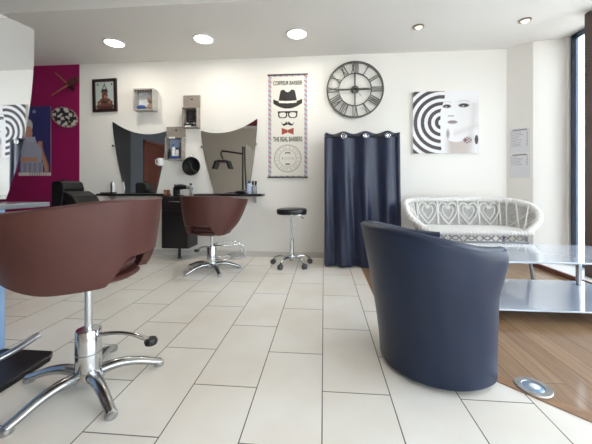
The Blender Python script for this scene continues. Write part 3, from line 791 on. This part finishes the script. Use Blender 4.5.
def plq(u, v):
    n = sin(u * 17 + 2.5 * sin(v * 13 + 1)) + sin(v * 21 + 3 * sin(u * 9)); return hx('#cfc6bd') if n > .1 else hx('#1f1a1c')
o = MB().grid(lambda u, v: (.152 * v * 1.22 * cos(2 * pi * u), -.0235, .152 * v * .82 * sin(2 * pi * u)), 60, 24, closeu=True); o.tf(MO)
o = o.build('face', print_mat(.5), t); ca = o.data.color_attributes.new('Ink', 'FLOAT_COLOR', 'POINT')
for i, v in enumerate(o.data.vertices): ca.data[i].color = (*plq(v.co.x * 3 + .5, v.co.z * 3 + .5), 1)

# ------------------------------------------------------------------ display boxes
def open_box(mb, x0, x1, y0, y1, z0, z1, th, mi=0, back=1):
    mb.box(x0, x1, y0, y1, z0, z0 + th, mi).box(x0, x1, y0, y1, z1 - th, z1, mi).box(x0, x0 + th, y0, y1, z0 + th, z1 - th, mi).box(x1 - th, x1, y0, y1, z0 + th, z1 - th, mi)
    return mb.box(x0 + th, x1 - th, y1 - .008, y1, z0 + th, z1 - th, back)
t = thing('cube_shelf', 'pale square box shelf holding a blue pouch and a beige toy', 'box shelf', (-2.386, WB, 1.935))
open_box(MB(), -.14, .14, -.115, 0, 0, .29, .017, 0, 1).build('box', [CRATEP, WHITEP], t, bevel=.002)
mb = MB()
for i in range(7):
    a = -.105 + i * .035; mb.prism([(a - .016, .272), (a + .016, .272), (a, .235 if i % 2 else .245)], -.114, -.11)
mb.build('lace_trim', DARKIN, t)
t = tag(MB().grid(lambda u, v: (-2.44 + .062 * (sin(pi * v) ** .6) * cos(2 * pi * u), WB - .065 + .03 * (sin(pi * v) ** .6) * sin(2 * pi * u), 1.9525 + .062 * (1 - cos(pi * v)) * .5), 24, 10, closeu=True).build('blue_pouch', BLUE, None, smooth=True), 'small blue pouch lying in the square box shelf', 'pouch')
t = thing('plush_toy', 'small beige toy figure sitting in the square box shelf', 'toy', (-2.315, WB - .06, 1.952))
MB().ball((0, 0, .045), .04, 14, sc=(.95, .8, 1.05)).build('body', BEIGE, t, smooth=True)
MB().ball((0, -.005, .118), .036, 14).build('head', BEIGE, t, smooth=True)
for s in (-1, 1):
    MB().ball((s * .028, 0, .15), .014, 10).build('ear', BEIGE, t, smooth=True)
    MB().ball((s * .026, -.035, .018), .018, 10).build('leg', BEIGE, t, smooth=True)
    MB().ball((s * .013, -.038, .125), .006, 8).build('eye', BLACKP, t, smooth=True)

def lid_box(x, z, w, h, lid, label, dark):
    t = thing('display_box', label, 'display box', (x, WB, z), 0, 'wooden wall boxes with raised lids')
    open_box(MB(), -w / 2, w / 2, -.11, 0, 0, h, .014, 0, 1).build('box', [CRATE, dark], t, bevel=.002)
    l = MB().box(-w / 2 - .02, w / 2 + .005, -.03, -.006, h + .01, h + .01 + lid).build('lid', CRATE, t, bevel=.003)
    MB().ball((0, -.034, h + lid * .72), .012, 10).build('knob', BLACKP, l, smooth=True)
    return t
WHB = mat('pale_blue_lining', '#a8b8d8', .6)
lid_box(-1.752, 1.70, .205, .266, .165, 'wooden display box with raised lid, the higher one with dark interior', DARKIN)
lid_box(-1.972, 1.275, .235, .30, .14, 'wooden display box with raised lid, the lower one beside the mirror', WHB)
for x, z, lab in ((-1.795, 1.60, 0), (-1.71, 1.60, 0), (-1.795, 1.0, 0), (-1.71, 1.0, 0)):
    pass
def tin(x, z, lab):
    t = thing('pomade_tin', lab, 'tin', (x, WB - .075, z), 0, 'round tins in the higher display box')
    MB().lathe([(.03, 0), (.032, .004), (.032, .032), (.03, .036)], 20).build('can', BLACKP, t, smooth=True)
    MB().lathe([(.033, .030), (.033, .045), (.028, .048)], 20).build('lid', BRUSHED, t, smooth=True)
tin(-1.80, 1.7145, 'round black tin in the higher display box, bottom left'); tin(-1.715, 1.7145, 'round black tin in the higher display box, bottom right')
t = thing('hair_roller', 'black mesh hair roller standing behind the tins in the higher display box', 'hair roller', (-1.757, WB - .045, 1.7145))
MB().lathe([(.024, 0), (.024, .16)], 18).build('tube', BLACKP, t, smooth=True)
mb = MB()
for i in range(5):
    for k in range(8):
        a = 2 * pi * k / 8; mb.ball((.026 * cos(a), .026 * sin(a), .02 + .03 * i), .005, 6)
mb.build('studs', BRUSHED, t)
t = tag(MB().box(-1.81, -1.73, WB - .115, WB - .1098, 1.702, 1.722).build('name_card', PAPER, None), 'white card strip on the front edge of the higher display box', 'card')
t = tag(MB().box(-2.03, -1.95, WB - .115, WB - .1098, 1.553, 1.577).build('name_card', PAPER, None), 'white card strip on the front edge of the lower display box', 'card')
def bottle(name, x, y, z, r, h, body, cap, lab, cat='bottle', group=None, spray=False):
    t = thing(name, lab, cat, (x, y, z), 0, group)
    MB().lathe([(r * .9, 0), (r, .006), (r, h * .66), (r * .85, h * .74), (r * .4, h * .8), (r * .4, h * .84)], 20).build('body', body, t, smooth=True)
    if spray:
        c = MB().lathe([(r * .45, h * .83), (r * .45, h * .9)], 14).box(-r * .9, r * .45, -r * .3, r * .3, h * .9, h)
        c.tube([(-r * .5, 0, h * .9), (-r * .8, 0, h * .82)], r * .12, 6, smooth=0); c.build('trigger', cap, t)
    else: MB().lathe([(r * .5, h * .82), (r * .5, h), (r * .4, h)], 16).build('cap', cap, t, smooth=True)
zi = 1.2895
bottle('bottle', -2.049, WB - .06, zi, .022, .13, BLACKP, BLACKP, 'black bottle at the left in the lower display box')
bottle('bottle', -2.0, WB - .05, zi, .024, .2, WHITEP, BLUE, 'tall white bottle in the lower display box')
bottle('bottle', -1.945, WB - .06, zi, .022, .15, WHITEP, BLACKP, 'short white bottle with black cap in the lower display box')
bottle('bottle', -1.896, WB - .05, zi, .022, .22, DARKIN, BLACKP, 'tall dark bottle at the right in the lower display box')
t = tag(MB().box(-2.03, -1.9, WB - .1, WB - .088, zi, zi + .035).build('blue_carton', BLUE, None, bevel=.003), 'flat blue carton at the front of the lower display box', 'carton')

# black round bowl-like hand mirror hanging on the wall
t = thing('hanging_bowl', 'round black bowl hanging on the wall between the mirrors', 'bowl', (-1.753, WB, 1.192))
mb = MB().lathe([(.02, .0), (.08, .004), (.108, .02), (.12, .055), (.124, .06), (.116, .058), (.1, .028), (.06, .014), (.0, .012)], 40, cap=False); mb.tf(Matrix.Rotation(R(90), 4, 'X')); mb.build('bowl', BLACKP, t, smooth=True)
mb = MB().tube([(-.06, -.02, .075), (-.01, -.045, .03), (.0, -.05, -.02), (.03, -.045, -.06), (.07, -.04, -.075)], .005, 8); mb.build('light_band', mat('grey_highlight', '#55565a', .4), t, smooth=True)  # curved highlight on the bowl, modelled as a grey tube
MB().tube([(.016 * cos(2 * pi * i / 14), -.03, .135 + .016 * sin(2 * pi * i / 14)) for i in range(14)], .004, 6, smooth=0, closed=True).build('hanging_loop', CHROME, t, smooth=True)
# white mug hooked beside the lower box
t = thing('mug', 'white mug hanging beside the lower display box in front of the mirror', 'mug', (-2.17, WB - .07, 1.2))
MB().lathe([(.032, 0), (.038, .006), (.04, .1), (.036, .1), (.034, .01)], 22, cap=False).lathe([(.0, .006), (.034, .006)], 22, cap=False).build('cup', WHITEP, t, smooth=True)
MB().tube([(-.036, 0, .085), (-.062, 0, .08), (-.068, 0, .05), (-.058, 0, .025), (-.036, 0, .02)], .006, 8).build('handle', WHITEP, t, smooth=True)
MB().tube([(-.064, .0, .06), (-.064, .03, .075), (-.05, .048, .09)], .003, 6).build('hook', BLACKP, t, smooth=True)

# ------------------------------------------------------------------ things on the shelves
ZS = .829
t = thing('hair_clipper', 'dark and white hair clipper standing on charger on the left shelf', 'hair clipper', (-2.80, 3.78, ZS))
MB().lathe([(.04, 0), (.042, .01), (.036, .02)], 20).build('charger', BLACKP, t, smooth=True)
MB().tube([(0, 0, .018), (.004, 0, .07), (-.004, 0, .12), (-.008, 0, .145)], [.018, .02, .017, .015], 12).build('body', WHITEP, t, smooth=True)
MB().tube([(-.016, -.012, .02), (-.012, -.014, .08), (-.018, -.01, .14)], [.012, .014, .012], 10).build('grip', BLACKP, t, smooth=True)
MB().box(-.024, .006, -.014, .012, .143, .16).build('blade', BRUSHED, t)
tag(MB().box(-2.96, -2.86, 3.74, 3.80, ZS, ZS + .016).build('comb_tray', BLACKP, None, bevel=.004), 'flat black comb tray at the left end of the left shelf', 'tray')
ZC = .8005
t = thing('cup', 'small brown cup on the black cabinet top', 'cup', (-2.0, 3.68, ZC))
MB().lathe([(.03, 0), (.034, .006), (.036, .08), (.03, .08), (.028, .01)], 20, cap=False).lathe([(0, .006), (.03, .006)], 20, cap=False).build('body', COPPER, t, smooth=True)
MB().box(-.012, .012, -.0375, -.034, .02, .06).build('tag', mat('cream_tag', '#b08a70', .6), t)
t = thing('hair_dryer', 'black hair dryer resting on a stand on the cabinet', 'hair dryer', (-1.845, 3.76, ZC))
MB().lathe([(.055, 0), (.055, .012), (.02, .018)], 22, (-.03, 0, 0)).cyl((-.03, 0, .015), (-.03, 0, .09), .01, 10).build('stand', BLACKP, t, smooth=True)
MB().tube([(-.075, 0, .105), (-.03, 0, .115), (.02, 0, .118), (.07, 0, .112)], [.036, .038, .032, .022], 16, smooth=4).build('barrel', BLACKP, t, smooth=True)
MB().cyl((.068, 0, .112), (.105, 0, .108), .018, 14, r2=.026).build('nozzle', BRUSHED, t, smooth=True)
MB().tube([(-.035, 0, .1), (-.05, -.005, .05), (-.055, -.01, .018)], [.018, .016, .015], 12).build('handle', BLACKP, t, smooth=True)
bottle('spray_bottle', -1.715, 3.76, ZC, .022, .165, mat('grey_plastic', '#a7a5a0', .4), BLACKP, 'grey spray bottle with dark trigger at the right end of the cabinet', spray=True)
bottle('bottle', -1.955, 3.80, ZC, .022, .15, BLACKP, BLACKP, 'tall black bottle behind the brown cup on the cabinet')
t = thing('scissors', 'blue handled scissors standing beside the grey spray bottle', 'scissors', (-1.69, 3.72, ZC))
MB().tube([(.0, 0, .0), (.004, 0, .08)], .004, 6, smooth=0).build('blades', CHROME, t)
MB().tube([(.006 + .014 * cos(2 * pi * i / 12), 0, .094 + .014 * sin(2 * pi * i / 12)) for i in range(12)], .004, 6, smooth=0, closed=True).build('handle', BLUE, t, smooth=True)
bottle('bottle', -.955, 3.775, ZS, .03, .165, mat('pale_blue_plastic', '#c3d0ea', .35), BLUE, 'pale blue bottle on the right shelf below the mirror edge')
t = thing('brush_jar', 'grey jar of combs and brushes at the right end of the shelf', 'jar', (-.885, 3.775, ZS))
MB().lathe([(.03, 0), (.034, .005), (.034, .1), (.03, .1), (.028, .01)], 20, cap=False).lathe([(0, .006), (.03, .006)], 20, cap=False).build('jar', mat('grey_glass', '#a3a6ab', .15), t, smooth=True)
for i, (dx_, dy_) in enumerate(((-.012, 0), (.008, .01), (.014, -.01))):
    MB().tube([(dx_ * .5, dy_ * .5, .01), (dx_ * 1.6, dy_ * 1.4, .125)], .005, 8, smooth=0).box(dx_ * 1.6 - .012, dx_ * 1.6 + .012, dy_ * 1.4 - .004, dy_ * 1.4 + .004, .115, .165).build('comb' if i else 'brush', BLACKP, t)
t = thing('hair_clipper', 'black hair clipper lying on the right shelf beside the pale blue bottle', 'hair clipper', (-1.06, 3.77, ZS))
MB().tube([(-.07, 0, .02), (0, 0, .024), (.05, .0, .022)], [.016, .022, .018], 12).build('body', BLACKP, t, smooth=True)
MB().box(.05, .075, -.016, .016, .01, .032).build('blade', BRUSHED, t)

# ------------------------------------------------------------------ wicker sofa
SX, SY = 1.54, 3.64
t = thing('wicker_sofa', 'white wicker two seat sofa with heart scroll back by the wall', 'sofa', (SX, SY, .003)); t.scale = (.955, 1, 1)
rail = [(.45, -.54, .46), (.56, -.48, .51), (.66, -.42, .60), (.685, -.32, .685), (.66, -.18, .735), (.57, -.05, .76), (.43, 0, .768), (.2, .01, .77)]
railp = [(-x, y, z) for x, y, z in rail] + [(x, y, z) for x, y, z in rail[::-1]]
def cr(P, s, k0=None):
    n = len(P) - 1; f = s * n; i = min(int(f), n - 1); tt = f - i
    g = lambda q: Vector(P[min(max(q, 0), n)]); p0, p1, p2, p3 = g(i - 1), g(i), g(i + 1), g(i + 2)
    return .5 * ((2 * p1) + (p2 - p0) * tt + (2 * p0 - 5 * p1 + 4 * p2 - p3) * tt * tt + (3 * p1 - p0 - 3 * p2 + p3) * tt ** 3)
mb = MB().tube(railp, [.026] + [.03] * (len(railp) - 2) + [.026], 12, smooth=8)
# braid around the top rail
for ph in (0, pi):
    pts = []
    for i in range(260):
        s = i / 259; p = cr(railp, s); a = s * 190 + ph
        tn = (cr(railp, min(s + .004, 1)) - cr(railp, max(s - .004, 0))).normalized(); u = tn.cross(Vector((0, 0, 1))).normalized(); w = tn.cross(u)
        pts.append(p + (u * cos(a) + w * sin(a)) * .03)
    mb.tube(pts, .007, 5, smooth=0)
mb.build('top_rail', WICK, t, smooth=True)
low = [(.45, -.52, .48), (.51, -.44, .48), (.54, -.36, .48), (.55, -.28, .48), (.545, -.18, .48), (.52, -.09, .48), (.43, -.05, .48), (.2, -.045, .48)]
lowp = [(-x, y, z) for x, y, z in low] + [(x, y, z) for x, y, z in low[::-1]]
MB().grid(lambda u, v: cr(lowp, u) * (1 - v) + cr(railp, u) * v + Vector((0, .012, 0)), 90, 10).build('weave_panel', WICKG, t, smooth=True)
def on_back(x, z): # a point just in front of the weave
    z = .48 + (z - .44) * .88; v = (z - .48) / .29; return (x, -.045 * (1 - v) + .0 - .022, z)
for k in range(5):
    x = -.475 + k * .2375; MB().tube([on_back(x, .45), on_back(x, .76)], .009, 8, smooth=0).build('spindle', WICK, t, smooth=True)
for k in range(4):
    xc = -.475 + (k + .5) * .2375; mb = MB()
    for sgn in (-1, 1):
        H_ = [(0, .45), (.055, .52), (.098, .595), (.108, .66), (.085, .715), (.045, .725), (.012, .69), (0.006, .65)]
        mb.tube([on_back(xc + sgn * a, z) for a, z in H_], .0075, 7)
        H2 = [(0.0, .52), (.04, .57), (.062, .625), (.055, .67), (.03, .68), (.012, .65)]
        mb.tube([on_back(xc + sgn * a, z) for a, z in H2], .006, 7)
    mb.build('heart_scroll', WICK, t, smooth=True)
for sgn in (-1, 1):   # open cane work of the two arms
    mb = MB()
    for s0, s1 in ((.20, .30), (.30, .20), (.10, .24), (.24, .12), (.32, .34), (.15, .15), (.06, .1)):
        f = lambda s: s if sgn < 0 else 1 - s
        a = cr(lowp, f(s0)); b = cr(railp, f(s1)); off = Vector((-sgn * .02, -.02, 0)); mb.tube([a + off, (a + b) / 2 + off * 1.2, b + off], .0065, 7)
    mb.build('arm_canework', WICK, t, smooth=True)
MB().prism([(-.5, -.54), (.5, -.54), (.54, -.3), (.53, -.06), (-.53, -.06), (-.54, -.3)], .45, .482, axis='z').build('seat', WICK, t, bevel=.012)
mb = MB().tube([(-.51, -.54, .463), (.51, -.54, .463)], .024, 10, smooth=0)
for ph in (0, pi):
    mb.tube([(-.51 + 1.02 * i / 120, -.54 + .025 * cos(i * .8 + ph), .463 + .025 * sin(i * .8 + ph)) for i in range(121)], .007, 5, smooth=0)
mb.build('seat_rail', WICK, t, smooth=True)
mb = MB()
for k in range(6):
    a = -.48 + k * .16; mb.tube([(a, -.53, .45), (a + .08, -.52, .39), (a + .16, -.53, .45)], .007, 7); mb.tube([(a, -.525, .37), (a + .08, -.52, .43), (a + .16, -.525, .37)], .006, 7)
mb.tube([(-.48, -.525, .37), (.48, -.525, .37)], .01, 8, smooth=0)
mb.build('apron', GREYLEG, t, smooth=True)
for x, y, x2, y2 in ((.46, -.52, .54, -.5), (-.46, -.52, -.54, -.5), (.5, -.1, .53, .02), (-.5, -.1, -.53, .02)):
    MB().tube([(x, y, .455), ((x + x2) / 2, (y + y2) / 2, .2), (x2, y2, 0)], .016, 10).build('leg', GREYLEG, t, smooth=True)

# ------------------------------------------------------------------ shampoo chair (black, behind the big chair)
t = thing('shampoo_chair', 'black shampoo chair with basin standing before the magenta wall', 'shampoo chair', (-2.81, 3.15, 0), R(-6))
MB().prism([(-.14, .0), (-.04, 0), (-.03, .6), (.02, .90), (-.0, .965), (-.04, .985), (-.13, .985), (-.15, .96)], -.13, .13).build('basin_pedestal', BLACKP, t, bevel=.025, bseg=3)
MB().prism([(.02, .86), (.06, .875), (.16, .82), (.24, .72), (.34, .52), (.75, .46), (.75, .36), (.24, .38)], -.16, .16).build('reclined_seat', mat('black_seat_vinyl', '#0e0d0f', .45), t, bevel=.03, bseg=3)
for s_ in (-1, 1): MB().tube([(.22, s_ * .25, .62), (.4, s_ * .27, .62), (.6, s_ * .27, .58), (.62, s_ * .25, .40)], .028, 10).build('armrest', BLACKP, t, smooth=True)
MB().box(.3, .5, -.15, .15, 0, .38).build('base', BLACKP, t, bevel=.01)
MB().tube([(-.08, -.05, .97), (-.08, -.05, .995), (-.05, -.05, .997)], .01, 8, smooth=0).build('tap', BLACKP, t)

# ------------------------------------------------------------------ hair processor on a stand (seen in the mirror)
t = thing('hood_dryer', 'black hair processor on a rolling pole stand, reflected in the right mirror', 'hair dryer stand', (-1.98, .55, 0))
for k in range(5):
    a = R(20) + 2 * pi * k / 5
    lg = MB().tube([(0, 0, .1), (.15 * cos(a), .15 * sin(a), .09), (.27 * cos(a), .27 * sin(a), .06)], [.025, .02, .016], 10).build('leg', BLACKP, t, smooth=True)
    MB().ball((.27 * cos(a), .27 * sin(a), .03), .03, 12).build('caster', BLACKP, lg, smooth=True)
MB().cyl((0, 0, .08), (0, 0, 1.9), .022, 14).build('pole', BLACKP, t, smooth=True)
MB().tube([(0, 0, 1.72), (-.25, 0, 1.76), (-.52, 0, 1.80)], .022, 12).tube([(-.52, 0, 1.8), (-.55, 0, 1.72), (-.5, 0, 1.6)], .018, 10).build('arm', BLACKP, t, smooth=True)
for k, (dx_, dz_, a) in enumerate(((-.17, .0, 70), (0, .09, 0), (.17, 0, -70))):
    mb = MB().box(-.11, .11, -.16, .16, -.025, .025); mb.tf(Matrix.Translation((-.5 + dx_, 0, 1.45 + dz_)) @ Matrix.Rotation(R(-a), 4, 'Y')); mb.build('heater_panel', BLACKP, t, bevel=.02, bseg=3)

# ------------------------------------------------------------------ light
w = bpy.data.worlds.new('world'); SC.world = w; w.use_nodes = True; nt = w.node_tree
bg = nt.nodes['Background']
sky = nt.nodes.new('ShaderNodeTexSky'); sky.sky_type = 'HOSEK_WILKIE'; sky.turbidity = 8; sky.ground_albedo = .6; sky.sun_direction = (.3, -.7, .65)
mx = nt.nodes.new('ShaderNodeMix'); mx.data_type = 'RGBA'; mx.inputs[0].default_value = .8
mx.inputs[7].default_value = (.86, .93, 1.0, 1)
nt.links.new(sky.outputs[0], mx.inputs[6]); nt.links.new(mx.outputs[2], bg.inputs[0]); bg.inputs[1].default_value = 7.5
def portal(loc, rot, sx, sy):
    l = bpy.data.lights.new('portal', 'AREA'); l.shape = 'RECTANGLE'; l.size = sx; l.size_y = sy; l.cycles.is_portal = True
    o = bpy.data.objects.new('portal', l); COL.objects.link(o); o.location = loc; o.rotation_euler = rot
portal((2.86, .7, 1.4), (0, R(90), 0), 2.7, 5.8)      # faces -x
portal((1.88, FY - .14, 1.4), (R(90), 0, 0), 1.8, 2.8)  # faces +y
for x, y in ((-2.46, 3.34), (-1.375, 3.335), (-.297, 3.31)):
    l = bpy.data.lights.new('downlight_lamp', 'AREA'); l.shape = 'DISK'; l.size = .18; l.energy = 5; l.color = (1, .93, .82)
    o = bpy.data.objects.new('downlight_lamp', l); COL.objects.link(o); o.location = (x, y, CZ - .02)
sl = bpy.data.lights.new('bounce_sun', 'SUN'); sl.energy = 22; sl.angle = .02; sl.color = (1, .96, .9)  # added sun: its bounce off the pavement brightens the ceiling
so = bpy.data.objects.new('bounce_sun', sl); COL.objects.link(so); so.rotation_euler = (R(8), R(-38), 0)
SC.view_settings.view_transform = 'Standard'; SC.view_settings.look = 'None'
SC.view_settings.exposure = 0.0; SC.view_settings.gamma = 1.0
SC.cycles.use_denoising = True
SC.cycles.max_bounces = 10; SC.cycles.diffuse_bounces = 6; SC.cycles.sample_clamp_indirect = 6
